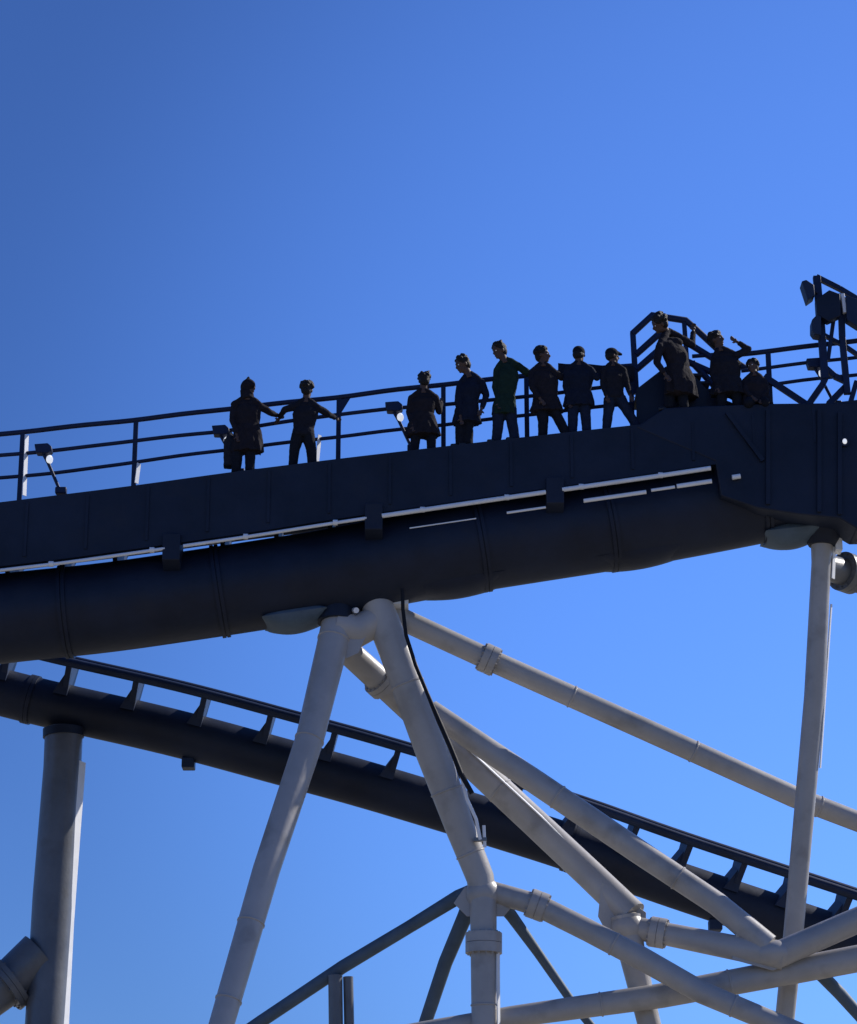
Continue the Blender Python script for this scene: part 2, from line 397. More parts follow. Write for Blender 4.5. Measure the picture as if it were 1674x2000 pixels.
part('lens', MB().sph(o, (.04, .04, .05)), 'lens', L); part('rim', MB().tube([o + Vector((0, .0, 0)), o + Vector((0, .07, 0))], .085, 14), 'dark', L)

# ------------------------------------------------------------ crossover stairs
YS = 42.75
st = thing('stairs', P(1310, 790, YS), 'steep dark crossover stairs with handrails peaking behind the bending person', 'stairs')
def seg(pts, r_, nm, par, m='rail', Y=YS):
    q = MB().tube([P(a, b, Y) for a, b in pts], r_ * mpp(P(pts[0][0], pts[0][1], Y)), 10); return part(nm, q, m, par)
YN, YF = YS - .35, YS + .45
ol = [(1243, 836), (1243, 760), (1300, 716), (1345, 722), (1392, 772), (1440, 790), (1440, 836)]
q = MB().prism([P(a, b, YN) for a, b in ol], [P(a, b, YN + .05) for a, b in ol]); part('stringer', q, 'dark', st)
q = MB().prism([P(a, b, YF) for a, b in ol], [P(a, b, YF + .05) for a, b in ol]); part('stringer', q, 'dark', st)
for k in range(5):
    a = P(1250 + k * 12, 770 - k * 10, YS); q = MB().box(a + Vector((0, .05, -.12)), (.2, .74, .04)); part('tread', q, 'dark', st)
    a = P(1420 - k * 16, 792 - k * 15, YS); q = MB().box(a + Vector((0, .05, -.12)), (.2, .74, .04)); part('tread', q, 'dark', st)
q = MB().bar(P(1243, 770, YF), P(1236, 650, YF), .10, .06, (0, 1, 0)); part('post', q, 'rail', st)
q = MB().bar(P(1343, 725, YF), P(1336, 626, YF), .08, .06, (0, 1, 0)); part('post', q, 'rail', st)
q = MB().bar(P(1411, 785, YF), P(1408, 690, YF), .08, .06, (0, 1, 0)); part('post', q, 'rail', st)
seg([(1235, 652), (1274, 616), (1340, 626), (1356, 640), (1410, 690), (1460, 722)], 6.5, 'handrail', st, Y=YF)
seg([(1242, 693), (1292, 648), (1340, 668), (1412, 712)], 6.5, 'mid_rail', st, Y=YF)
seg([(1243, 722), (1296, 676), (1340, 705), (1414, 738)], 6.5, 'mid_rail', st, Y=YF)
seg([(1352, 696), (1405, 692)], 4, 'mid_rail', st, Y=YF)
seg([(1352, 708), (1412, 772)], 6.5, 'brace', st, Y=YF)

# ------------------------------------------------------------ lattice mast with panels
YM = 42.6
ms = thing('mast', P(1630, 785, YM), 'dark lattice mast with box panels and a slanting top rail rising at the right edge', 'mast')
def msb(pts, wpx, nm, m='rail', Y=YM):
    q = MB()
    for a, b in zip(pts, pts[1:]):
        A = P(a[0], a[1], Y); B = P(b[0], b[1], Y); q.bar(A, B, wpx * 1.2 * mpp(A), .10, (0, 1, 0))
    return part(nm, q, m, ms, bevel=.006)
msb([(1595, 540), (1604, 640), (1611, 740)], 12, 'upright'); msb([(1642, 575), (1645, 660), (1655, 770)], 10, 'upright', Y=YM - .015)
msb([(1629, 618), (1617, 705)], 6, 'upright', Y=YM + .05)
msb([(1594, 541), (1640, 564), (1700, 600), (1780, 650)], 8, 'top_rail', Y=YM + .03)
msb([(1612, 740), (1606, 752), (1578, 792)], 10, 'brace', Y=YM + .02); msb([(1613, 720), (1630, 735), (1654, 746)], 9, 'brace', Y=YM + .04)
msb([(1655, 752), (1618, 790)], 10, 'brace', Y=YM + .06); msb([(1610, 655), (1630, 666), (1650, 676), (1685, 700), (1740, 730)], 6, 'brace', Y=YM + .07)
msb([(1673, 745), (1660, 790)], 8, 'brace'); msb([(1730, 600), (1740, 790)], 10, 'upright')
def panel(pts, Y, dep, nm, m, par):
    q = MB().prism([P(a, b, Y) for a, b in pts], [P(a, b, Y) + Vector((0, dep, 0)) for a, b in pts]); return part(nm, q, m, par, 30, bevel=.012)
panel([(1594, 584), (1620, 566), (1641, 574), (1642, 616), (1618, 627), (1596, 614)], YM - .25, .2, 'box_panel', 'dark', ms)
panel([(1652, 576), (1700, 592), (1700, 640), (1676, 638), (1654, 624)], YM - .2, .2, 'box_panel', 'dark2', ms)
msb([(1645, 575), (1650, 612)], 6, 'sign_strip', 'galv', Y=YM - .12)
fl = thing('floodlight', P(1580, 566, YM - .1), 'dark boxy floodlight tilted off the top left corner of the lattice mast', 'floodlight')
panel([(1566, 549), (1575, 546), (1590, 556), (1592, 576), (1578, 586)], YM - .25, .3, 'housing', 'dark2', fl)
part('arm', MB().tube([P(1584, 566, YM - .08), P(1597, 572, YM - .08)], .03, 8), 'rail', fl)
sp = thing('loudspeaker', P(1594, 636, YM - .1), 'rounded dark loudspeaker on the left upright of the lattice mast', 'loudspeaker')
panel([(1586, 624), (1596, 614), (1604, 618), (1604, 654), (1592, 652), (1586, 644)], YM - .3, .28, 'cabinet', 'dark2', sp)
part('bracket', MB().tube([P(1600, 634, YM - .05), P(1607, 636, YM)], .03, 8), 'rail', sp)

# ------------------------------------------------------------ supports
def to_ground(a, b):
    """extend the line a->b down to the ground"""
    k = (0 - a.z) / (b.z - a.z); return a + (b - a) * k
def member(pts, parent, nm='brace', m='grey', seg_=28, ground=False):
    """pts: (px, py, Y, width px)"""
    pp = [P(a, b, Y) for a, b, Y, w_ in pts]; rr_ = [w_ / 2 * mpp(p) for p, (a, b, Y, w_) in zip(pp, pts)]
    if ground:
        e = to_ground(pp[-2], pp[-1]); pp.append(e); rr_.append(rr_[-1])
    o = part(nm, MB().tube(pp, rr_, seg_), m, parent, 50)
    return o, pp, rr_
def bead(o, a, b, u, r_, m='grey'):
    c = a + (b - a) * u; dd = (b - a).normalized()
    return part('weld_bead', MB().tube([c - dd * .022, c - dd * .01, c + dd * .01, c + dd * .022], [r_ * .99, r_ + .014, r_ + .014, r_ * .99], 28), m, o)
def flange(o, pa, pb, u, r_, m='grey', L=.05, bolts=14, k=1.35):
    c = pa + (pb - pa) * u; dd = (pb - pa).normalized()
    q = MB().tube([c - dd * L, c - dd * .004], r_ * k, 28); q.tube([c + dd * .004, c + dd * L], r_ * k, 28)
    n1 = dd.orthogonal().normalized(); n2 = dd.cross(n1)
    for i in range(bolts):
        a = 2 * math.pi * i / bolts; cc = c + (n1 * math.cos(a) + n2 * math.sin(a)) * r_ * (1 + k) / 2
        q.tube([cc - dd * (L + .03), cc + dd * (L + .03)], .018, 6)
    return part('flange', q, m, o)

fr_ = thing('support_frame', Vector((P(943, 1750, 43.4).x, 43.4, 0)), 'grey tubular support frame with splayed legs and long crossing braces under the upper track', 'support frame')
A_, pa, ra = member([(662, 1205, 42.9, 64), (652, 1250, 42.8, 62), (606, 1440, 42.2, 56), (520, 1700, 41.5, 54), (433, 2000, 40.8, 50)], fr_, 'leg', ground=True)
q = MB().box(pa[-1] + Vector((0, 0, .1)), (.9, .9, .12)); part('foot_plate', q, 'grey', A_)
B_, pb, rb = member([(728, 1160, 42.9, 62), (775, 1280, 42.95, 64), (845, 1470, 43.1, 66), (900, 1620, 43.3, 58), (938, 1715, 43.4, 54), (944, 1760, 43.4, 52), (946, 2000, 43.4, 50)], fr_, 'leg', 'grey', ground=True)
q = MB().box(pb[-1] + Vector((0, 0, .1)), (.9, .9, .12)); part('foot_plate', q, 'grey', B_)
c1, c2 = P(945, 1815, 43.4), P(945, 1870, 43.4); flange(B_, c1, c2, .5, rb[-2], L=.17, k=1.45)
C_, pc, rc = member([(765, 1200, 43.3, 44), (955, 1288, 43.6, 43), (1250, 1420, 44.0, 43), (1550, 1556, 44.4, 42), (1674, 1604, 44.6, 40), (1900, 1690, 44.9, 40)], fr_)
flange(C_, P(935, 1279, 43.58), P(975, 1297, 43.62), .5, rc[1], L=.13, k=1.35)
D_, pd_, rd = member([(668, 1262, 43.1, 50), (745, 1332, 43.9, 52), (820, 1400, 44.5, 54), (905, 1477, 44.8, 54), (1050, 1612, 44.7, 56), (1150, 1706, 44.25, 58), (1236, 1788, 43.9, 60)], fr_)
flange(D_, pd_[1], pd_[2], -.0, rd[1], L=.1, k=1.3)
E_, pe, re_ = member([(840, 1388, 43.7, 44), (1050, 1530, 43.5, 48), (1250, 1665, 43.3, 48), (1400, 1765, 43.2, 46), (1500, 1848, 43.1, 50)], fr_)
K_, pk, rk = member([(950, 1738, 43.5, 40), (1050, 1768, 43.3, 44), (1150, 1818, 43.1, 44), (1250, 1870, 43.0, 46), (1370, 1938, 42.8, 44), (1530, 2005, 42.6, 42), (1800, 2120, 42.3, 42)], fr_)
flange(K_, P(1030, 1761, 43.3), P(1070, 1776, 43.3), .5, rk[1], L=.14, k=1.3)
H_, ph_, rh = member([(1215, 1808, 43.9, 46), (1290, 1822, 43.8, 44), (1440, 1852, 43.2, 48), (1530, 1866, 43.1, 56)], fr_)
flange(H_, P(1265, 1818, 43.83), P(1305, 1825, 43.77), .5, rh[1], L=.13, k=1.35)
P_, pp_, rp_ = member([(1222, 1790, 43.9, 60), (1232, 1850, 43.9, 54), (1252, 1935, 43.9, 48), (1268, 2000, 43.9, 46)], fr_, 'leg', 'grey', ground=True)
J_, pj, rj = member([(700, 2034, 43.7, 34), (1000, 1986, 43.6, 42), (1290, 1945, 43.5, 48), (1560, 1894, 43.4, 52), (1900, 1830, 43.2, 54)], fr_)
I_, pi_, ri = member([(1512, 1868, 43.1, 52), (1650, 1808, 43.1, 50), (1900, 1700, 43.1, 50)], fr_)
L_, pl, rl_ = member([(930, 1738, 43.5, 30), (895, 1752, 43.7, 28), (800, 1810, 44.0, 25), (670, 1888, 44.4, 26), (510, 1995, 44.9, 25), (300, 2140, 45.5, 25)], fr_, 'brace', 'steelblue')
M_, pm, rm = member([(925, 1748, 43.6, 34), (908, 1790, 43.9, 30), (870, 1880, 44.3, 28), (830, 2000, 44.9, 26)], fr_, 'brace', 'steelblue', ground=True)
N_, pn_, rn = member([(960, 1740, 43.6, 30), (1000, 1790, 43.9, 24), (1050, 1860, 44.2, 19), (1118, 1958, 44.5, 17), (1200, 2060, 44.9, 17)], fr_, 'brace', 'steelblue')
for o_, p_, r__, ks in ((A_, pa, ra, [(1, .0), (2, .02), (3, .35), (3, .85)]), (B_, pb, rb, [(1, .3), (2, .5), (3, .5), (5, .85)]), (C_, pc, rc, [(1, .55), (2, .35), (3, .4)]),
                       (E_, pe, re_, [(1, .2), (2, .5)]), (J_, pj, rj, [(1, .6), (2, .5)]), (K_, pk, rk, [(2, .5), (4, .4)]), (D_, pd_, rd, [(3, .5)])):
    for i, u in ks: bead(o_, p_[i], p_[i + 1], u, r__[i] * (1 - u) + r__[i + 1] * u)
# junction hubs
def hub(x, y, Y, r_px, m='grey', sc=(1, 1, 1)):
    c = P(x, y, Y); r_ = r_px * mpp(c); return part('hub', MB().sph(c, (r_ * sc[0], r_ * sc[1], r_ * sc[2]), 24, 16), m, fr_)
hub(943, 1745, 43.45, 34); hub(1226, 1812, 43.9, 34, sc=(1, 1, 1)); hub(1512, 1862, 43.1, 31, sc=(1.3, 1, .85))
def plate(pts, Y, m='grey', th=.035):
    return part('gusset_plate', MB().prism([P(a, b, Y - th / 2) for a, b in pts], [P(a, b, Y + th / 2) for a, b in pts]), m, fr_, 30, bevel=.006)
plate([(1175, 1722), (1262, 1782), (1262, 1812), (1250, 1862), (1206, 1862), (1168, 1790)], 43.88)
plate([(1440, 1806), (1520, 1838), (1600, 1812), (1600, 1856), (1510, 1896), (1430, 1874)], 43.1)
plate([(908, 1732), (980, 1728), (1016, 1752), (984, 1790), (912, 1790), (886, 1764)], 43.42)
# saddle under the girder
c0, r0 = tube_at(690)
q = MB().tube([P(655, 1222, 42.85), P(700, 1232, 42.9), P(748, 1205, 42.95)], [.30, .27, .27], 24); part('crosshead', q, 'grey', fr_)
cap = MB()
for (x, y0_, y1_, w_) in [(655, 1165, 1215, 72)]:
    a = P(x, y0_, 42.9); b = P(x, y1_, 42.85); cap.tube([a, b], [w_ / 2 * mpp(a) * 1.05, w_ / 2 * mpp(a)], 24)
part('cap_plate', cap, 'dark', fr_)
q = MB(); a = P(770, 1183, 43.1); q.box(a, (.5, .5, .08)); q.box(a + Vector((0, 0, .18)), (.06, .4, .3)); part('gusset_plate', q, 'galv', fr_)
q = MB(); q.prism([P(x, y, 42.72) for x, y in [(668, 1230), (716, 1240), (700, 1275), (676, 1286)]], [P(x, y, 42.78) for x, y in [(668, 1230), (716, 1240), (700, 1275), (676, 1286)]]); part('gusset_plate', q, 'grey', fr_)
q = MB().tube([P(692, 1192, 42.75), P(696, 1192, 42.6)], .05, 10); part('lug', q, 'galv', fr_)
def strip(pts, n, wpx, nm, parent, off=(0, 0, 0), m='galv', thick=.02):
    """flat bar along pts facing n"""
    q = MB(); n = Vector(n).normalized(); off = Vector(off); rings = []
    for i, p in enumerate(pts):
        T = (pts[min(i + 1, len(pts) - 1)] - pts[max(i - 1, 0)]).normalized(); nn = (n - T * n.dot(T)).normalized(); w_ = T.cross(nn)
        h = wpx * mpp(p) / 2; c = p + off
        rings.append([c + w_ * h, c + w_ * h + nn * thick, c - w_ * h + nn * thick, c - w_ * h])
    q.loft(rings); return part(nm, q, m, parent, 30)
# flat white strips, added to stand in for the tubes' sunlit rims
strip([P(a, b, Y) for a, b, Y in [(852, 1408, 44.5), (912, 1460, 44.6), (1060, 1597, 44.5), (1165, 1700, 44.1), (1190, 1732, 44.0)]], (.68, -.45, .58), 15, 'sun_rim_strip', fr_)
strip([P(972, 1820, 43.3), P(972, 1900, 43.3), P(973, 2010, 43.3)], (.82, -.57, 0), 9, 'sun_rim_strip', fr_)
# short post holding the left brace
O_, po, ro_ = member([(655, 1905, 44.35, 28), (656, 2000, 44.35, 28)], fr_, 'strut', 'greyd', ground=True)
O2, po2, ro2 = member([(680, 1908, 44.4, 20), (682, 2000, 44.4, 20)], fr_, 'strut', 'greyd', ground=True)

# right-hand column
cr = thing('support_column', Vector((P(1530, 2000, 44.4).x, 44.4, 0)), 'slim grey leaning column under the platform at the right', 'support column')
G_, pg, rg = member([(1606, 1040, 42.9, 46), (1604, 1100, 42.95, 38), (1591, 1360, 43.25, 41), (1549, 1830, 43.9, 39), (1532, 2000, 44.2, 38)], cr, 'leg', 'grey', ground=True)
q = MB().box(pg[-1] + Vector((0, 0, .1)), (.8, .8, .12)); part('foot_plate', q, 'grey', G_)
q = MB().tube([P(1606, 1030, 42.9), P(1606, 1066, 42.9)], [.42, .24], 24); part('capital', q, 'dark', cr)
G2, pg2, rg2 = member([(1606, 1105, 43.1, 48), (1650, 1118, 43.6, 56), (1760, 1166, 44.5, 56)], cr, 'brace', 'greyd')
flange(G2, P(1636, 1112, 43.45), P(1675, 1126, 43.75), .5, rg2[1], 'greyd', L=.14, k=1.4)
q = MB().box(P(1636, 1062, 42.95), (.12, .3, .3)); part('gusset_plate', q, 'galv', cr)
# side strut bottom right
member([(1605, 1905, 43.7, 26), (1640, 1940, 43.9, 26), (1680, 1985, 44.1, 24), (1760, 2080, 44.5, 24)], cr, 'brace', 'steelblue')

# left column under the lower track
YL = 47.5
cl = thing('support_column', Vector((P(88, 2000, YL - .6).x, YL - .6, 0)), 'thick dark grey column with a white sunlit edge, under the lower track at left', 'support column')
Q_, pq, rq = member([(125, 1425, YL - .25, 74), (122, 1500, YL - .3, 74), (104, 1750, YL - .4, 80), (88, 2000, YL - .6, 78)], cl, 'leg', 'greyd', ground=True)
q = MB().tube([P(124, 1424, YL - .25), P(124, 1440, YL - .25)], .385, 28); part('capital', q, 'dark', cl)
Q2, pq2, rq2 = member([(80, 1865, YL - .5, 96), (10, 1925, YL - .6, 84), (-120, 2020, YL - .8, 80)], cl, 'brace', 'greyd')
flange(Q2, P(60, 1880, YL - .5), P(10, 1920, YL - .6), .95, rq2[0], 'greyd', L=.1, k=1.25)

e_ = pq[-1]
strip([P(160, 1488, YL - .35), P(150, 1620, YL - .42), P(137, 1800, YL - .5), P(127, 2000, YL - .62), Vector((e_.x + .42, e_.y, .3))], (.84, -.54, 0), 19, 'sun_rim_strip', cl)  # added white strip that draws the column's sunlit edge
strip([P(1629, 1060, 42.95), P(1626, 1130, 43.0)], (.82, -.57, 0), 12, 'sun_rim_strip', cr)  # added pale strips for the lit edge of the right column
strip([P(1623, 1180, 43.1), P(1608, 1400, 43.25), P(1601, 1500, 43.4)], (.82, -.57, 0), 5, 'sun_rim_strip', cr)
# hanging cable
cb = thing('cable', P(787, 1165, 42.5), 'thin black cable hanging from the girder down past the middle leg', 'cable')
q = MB(); cp = [(786, 1150), (787, 1190), (793, 1240), (812, 1300), (835, 1355), (856, 1405), (880, 1460), (900, 1510), (922, 1550)]
q.tube([P(a, b, 42.45 + i * .03) for i, (a, b) in enumerate(cp)], [.034] * 5 + [.044] * 4, 10); part('sheath', q, 'cable', cb)
hd = thing('conduit', P(943, 1650, 43.0), 'short pale pipe clipped to the bent part of the middle leg', 'conduit')
q = MB().tube([P(899, 1508, 42.85), P(912, 1560, 42.9), P(930, 1600, 42.95), P(938, 1640, 43.0)], .03, 8); part('pipe', q, 'galv', hd)
q = MB().tube([P(945, 1612, 43.0), P(947, 1655, 43.05)], .028, 8); part('pipe', q, 'galv', hd)
q = MB().box(P(938, 1640, 43.05), (.22, .1, .06)); part('clip', q, 'bolt', hd)

# ------------------------------------------------------------ lower track
SPN = [(-500, 1262), (-250, 1300), (-80, 1330), (40, 1362), (150, 1388), (270, 1414), (400, 1446), (500, 1474), (700, 1528), (900, 1588), (1100, 1650), (1300, 1722), (1500, 1788), (1674, 1845), (2000, 1955), (2300, 2060)]
lt = thing('lower_track', P(800, 1560, YL), 'dark navy lower coaster track sloping down to the right behind the grey supports', 'coaster track')
def lY(x): return YL
bank = R(16.5); W = Vector((0, math.cos(bank), math.sin(bank)))
sx = list(range(-480, 2280, 30)); sp_ = [P(x, smooth(SPN, x), lY(x)) for x in sx]
q = MB().tube(sp_, [46 * mpp(p) for p in sp_], 36); spine = part('spine', q, 'dark', lt)
def frame(i):
    T = (sp_[min(i + 1, len(sp_) - 1)] - sp_[max(i - 1, 0)]).normalized(); U = T.cross(W).normalized(); return T, U
OFF = .88
for s in (-.58, .58):
    q = MB().tube([sp_[i] + frame(i)[1] * OFF + W * s for i in range(len(sx))], .088, 14); part('running_rail', q, 'dark2', lt)
def at_x(x):
    i = min(range(len(sx)), key=lambda k: abs(sx[k] - x)); T, U = frame(i); return P(x, smooth(SPN, x), YL), T, U
tx = [-330, -210, -100, 5, 124, 254, 383, 510, 634, 755, 873, 990, 1102, 1212, 1316, 1422, 1522, 1625, 1730, 1840, 1960]
for x in tx:
    c, T, U = at_x(x); r_ = 44 * mpp(c); q = MB()
    h = .055
    ol = [(-.60, OFF - .02), (-.50, OFF + .03), (.50, OFF + .03), (.60, OFF - .02), (.34, r_ * .55), (-.34, r_ * .55)]
    q.prism([c + W * a + U * b - T * h for a, b in ol], [c + W * a + U * b + T * h for a, b in ol])
    # flared foot where the tie meets the spine
    ol = [(-.38, r_ * 1.02 + .26), (.38, r_ * 1.02 + .26), (.42, r_ * .6), (-.42, r_ * .6)]
    q.prism([c + W * a + U * b - T * (h + (.16 if b < r_ else -.01)) for a, b in ol], [c + W * a + U * b + T * (h + .002) for a, b in ol])
    part('tie', q, 'dark2', lt, 30)
for (x, s) in [(370, 1), (1395, 1), (-150, 1)]:                    # drain stubs and splice lugs under the spine
    c, T, U = at_x(x); r_ = 46 * mpp(c)
    q = MB().box(c - Vector((0, 0, r_ + .08)), (.24, .3, .2)); part('lug', q, 'dark2', lt, bevel=.02)
for x in (60, 590, 1115, 1700):
    c, T, U = at_x(x); r_ = 46 * mpp(c); q = MB().tube([c - T * .08, c - T * .004], r_ * 1.06, 36); q.tube([c + T * .004, c + T * .08], r_ * 1.06, 36)
    part('splice_flange', q, 'dark', spine)
# second grey pipe junction dark wedge between braces at the right edge is the lower track itself

# ------------------------------------------------------------ people
def remesh(o, vox, noise=0.0):
    m = o.modifiers.new('r', 'REMESH'); m.mode = 'VOXEL'; m.voxel_size = vox; m.use_smooth_shade = True
    s = o.modifiers.new('s', 'SMOOTH'); s.factor = .5; s.iterations = 2
    dg = bpy.context.evaluated_depsgraph_get(); ev = o.evaluated_get(dg); me = bpy.data.meshes.new_from_object(ev)
    old = o.data; o.modifiers.clear(); o.data = me; bpy.data.meshes.remove(old)
    me.polygons.foreach_set('use_smooth', [True] * len(me.polygons))
    if noise:
        from mathutils import noise as nz
        for v in me.vertices:
            d_ = nz.noise_vector(v.co * 9) * noise + nz.noise_vector(v.co * 26) * noise * .45
            v.co += d_
    return o
def ell(c, w_, d_, ax=(1, 0, 0), seg=16):
    """horizontal ellipse ring, half width w along ax, half depth d"""
    ax = Vector(ax).normalized(); ay = Vector((0, 0, 1)).cross(ax)
    return [c + ax * w_ * math.cos(a) + ay * d_ * math.sin(a) for a in [2 * math.pi * k / seg for k in range(seg)]]
YP = 42.2
def a_px(J, e): return J['a' + e][0]
def hand(q, wr, el, s, side, hold=False):
    d_ = (wr - el).normalized(); n = Vector((0, -1, 0)); u = d_.cross(n)
    if u.length < .1: u = Vector((1, 0, 0))
    u.normalize(); n = u.cross(d_)
    curl = .9 if hold else .35
    pc_ = wr + d_ * .045 * s
    q.sph(pc_, (.026 * s, .026 * s, .026 * s)); q.sph(pc_ + u * .018 * s, .024 * s); q.sph(pc_ - u * .018 * s, .024 * s); q.sph(pc_ + d_ * .03 * s, .024 * s)
    for k, ln in enumerate((.068, .078, .074, .058)):
        b = pc_ + d_ * .035 * s + u * (.030 - .020 * k) * s
        p1 = b + (d_ * math.cos(curl * .5) + n * math.sin(curl * .5)) * ln * .45 * s
        p2 = p1 + (d_ * math.cos(curl * 1.3) + n * math.sin(curl * 1.3)) * ln * .32 * s
        p3 = p2 + (d_ * math.cos(curl * 2) + n * math.sin(curl * 2)) * ln * .25 * s
        q.tube([b, p1, p2, p3], [.0095 * s, .009 * s, .0085 * s, .007 * s], 8)
    b = wr + d_ * .03 * s + u * .03 * s * side; p1 = b + (d_ * .6 + u * .7 * side + n * .2).normalized() * .035 * s; p2 = p1 + (d_ * .9 + u * .2 * side + n * .4).normalized() * .03 * s
    q.tube([b, p1, p2], [.013 * s, .011 * s, .009 * s], 8)
def person(lab, J, face=(0, -1), shirt='shirt_a', pants='jeans', s=1.0, coat=None, hair='short', hold=(False, False), tw=None, pack=None):
    """J: joints in photo pixels (optional third value: depth offset, metres)"""
    W3 = {k: P(v[0], v[1], YP + (v[2] if len(v) > 2 else 0)) for k, v in J.items()}
    base = (W3['aL'] + W3['aR']) / 2; base.z = min(W3['aL'].z, W3['aR'].z)
    T_ = thing('person', base, lab, 'person', None)
    fx = Vector((face[0], face[1], 0)).normalized(); sx_ = Vector((0, 0, 1)).cross(fx)
    for e in ('L', 'R'):                       # soles on the deck (a lifted heel stays lifted)
        a = W3['a' + e]; fl_ = (P(a_px(J, e), 794, PLY).z - .05) if J['aL'][0] > 1290 else deckz(a_px(J, e)) - .006
        if a.z < fl_ + .22: a.z = fl_
    q = MB(); nk = W3['neck']; hc = nk + (W3['head'] - nk) * .97; HS = 1.17
    for e in ('L', 'R'):
        m_ = (W3['sL'] + W3['sR']) / 2; W3['s' + e] = m_ + (W3['s' + e] - m_) * 1.02 - Vector((0, 0, .015))
    up = (hc - nk).normalized(); up = (up + Vector((0, 0, .6))).normalized()
    ry = (fx - up * fx.dot(up)).normalized(); rx = ry.cross(up); rot = Matrix((rx, ry, up)).transposed()
    def hp(x, y, z): return hc + rot @ Vector((x, y, z)) * s * HS
    q.sph(hp(0, -.006, .025), (.077 * s * HS, .096 * s * HS, .10 * s * HS), 20, 14, rot)              # skull
    q.sph(hp(0, .022, -.045), (.056 * s * HS, .068 * s * HS, .072 * s * HS), 16, 12, rot)              # jaw
    q.sph(hp(0, .072, -.092), (.024 * s * HS, .02 * s * HS, .018 * s * HS), 10, 8, rot)                # chin
    q.tube([hp(0, .088, .015), hp(0, .112, -.028)], [.010 * s * HS, .017 * s * HS], 8); q.sph(hp(0, .103, -.03), .016 * s * HS)  # nose
    q.tube([hp(-.04, .078, .03), hp(0, .092, .033), hp(.04, .078, .03)], .012 * s * HS, 8)    # brow
    q.tube([hp(-.024, .082, -.062), hp(0, .092, -.060), hp(.024, .082, -.062)], .010 * s * HS, 8)  # lips
    for k in (-1, 1):
        q.sph(hp(.077 * k, -.008, -.01), (.012 * s * HS, .022 * s * HS, .034 * s * HS), 10, 8, rot)    # ears
    q.tube([nk - Vector((0, 0, .04)), nk + (hc - nk) * .3, hc + rot @ Vector((0, -.02, -.03)) * s], [.078 * s, .066 * s, .062 * s], 14)
    shL, shR = W3['sL'], W3['sR']; ax = (shR - shL); ax.z = 0; hw = max(.17 * s, ax.length / 2 * 1.08)
    ax = ax.normalized() if ax.length > .05 else Vector((1, 0, 0))
    hip = W3['hip']; sm = (shL + shR) / 2
    if tw: hw = tw
    def torso(g_, low=0.0):
        lev = [(-.10, .80, .13), (0, .86, .135), (.22, .78, .115), (.5, .88, .12), (.75, .98, .125), (.90, .88, .11), (1.02, .50, .08)]
        return [ell(hip + (sm - hip) * u, hw * k + g_, d_ * s + g_, ax) for u, k, d_ in lev]
    q.loft(torso(-.012))
    for e in ('L', 'R'):
        sh, el_, wr = W3['s' + e], W3['e' + e], W3['w' + e]
        q.sph(sh, .058 * s); q.tube([sh, sh + (el_ - sh) * .5, el_], [.052 * s, .046 * s, .038 * s], 12); q.sph(el_, .038 * s)
        q.tube([el_, el_ + (wr - el_) * .35, wr], [.040 * s, .039 * s, .026 * s], 12); q.sph(wr, .026 * s)
        hand(q, wr, el_, s, 1 if e == 'L' else -1, hold[0 if e == 'L' else 1])
    hx = .088 * s
    for e, k in (('L', -1), ('R', 1)):
        hj = hip + ax * hx * k - Vector((0, 0, .02)); kn, an = W3['k' + e], W3['a' + e]
        an = an + Vector((0, 0, .07 * s))
        q.sph(hj, .085 * s); q.tube([hj, hj + (kn - hj) * .5, kn], [.086 * s, .072 * s, .052 * s], 14); q.sph(kn, .052 * s)
        q.tube([kn, kn + (an - kn) * .35, an], [.052 * s, .054 * s, .034 * s], 14); q.sph(an, .036 * s)
        q.tube([an, an - Vector((0, 0, .05 * s)) + fx * .06 * s], [.03 * s, .026 * s], 8)
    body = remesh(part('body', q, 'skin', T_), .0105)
    # eyes
    for k in (-1, 1): part('eye', MB().sph(hp(.03 * k, .079, .008), .011 * s, 8, 6), 'galv', body)
    # clothes
    q = MB(); q.loft(torso(.014)); q.sph(sm + Vector((0, 0, .015)), (hw * .70, .10 * s, .085 * s))
    for e in ('L', 'R'):
        sh, el_, wr = W3['s' + e], W3['e' + e], W3['w' + e]
        q.tube([nk + Vector((0, 0, .035 * s)), (nk + sh) / 2 + Vector((0, 0, .022)), sh], [.066 * s, .070 * s, .066 * s], 12); q.sph(sh, .070 * s); q.tube([sh, sh + (el_ - sh) * .5, el_], [.070 * s, .066 * s, .060 * s], 14); q.sph(el_, .056 * s)
        e2 = el_ + (wr - el_) * .88; q.tube([el_, e2], [.056 * s, .043 * s], 14)
    if coat:
        hem, cw = coat       # pixel height of the hem, flare (m)
        hz = P(J['hip'][0], hem, YP).z; hb = Vector((hip.x, hip.y, hz))
        wv = [ell(hip + (sm - hip) * .25, hw * .84 + .016, .135 * s, ax, 28), ell(hip, hw * .95 + .025, .15 * s, ax, 28), ell(hb, hw + cw, .16 * s + cw * .5, ax, 28)]
        wv[2] = [v + (v - hb) * .12 * math.sin(i * 2.3) + Vector((0, 0, .02 * math.sin(i * 1.9))) for i, v in enumerate(wv[2])]
        q.loft(wv)
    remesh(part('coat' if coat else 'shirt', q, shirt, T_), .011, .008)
    q = MB(); q.loft([ell(hip + (sm - hip) * u, hw * k + .010, .13 * s, ax) for u, k in ((-.14, .8), (0, .86), (.16, .8))])
    for e, k in (('L', -1), ('R', 1)):
        hj = hip + ax * hx * k - Vector((0, 0, .02)); kn, an = W3['k' + e], W3['a' + e] + Vector((0, 0, .05 * s))
        q.sph(hj, .10 * s); q.tube([hj, hj + (kn - hj) * .5, kn], [.118 * s, .108 * s, .092 * s], 16); q.sph(kn, .092 * s)
        q.tube([kn, kn + (an - kn) * .4, an], [.092 * s, .090 * s, .078 * s], 16)
    remesh(part('trousers', q, pants, T_), .011, .007)
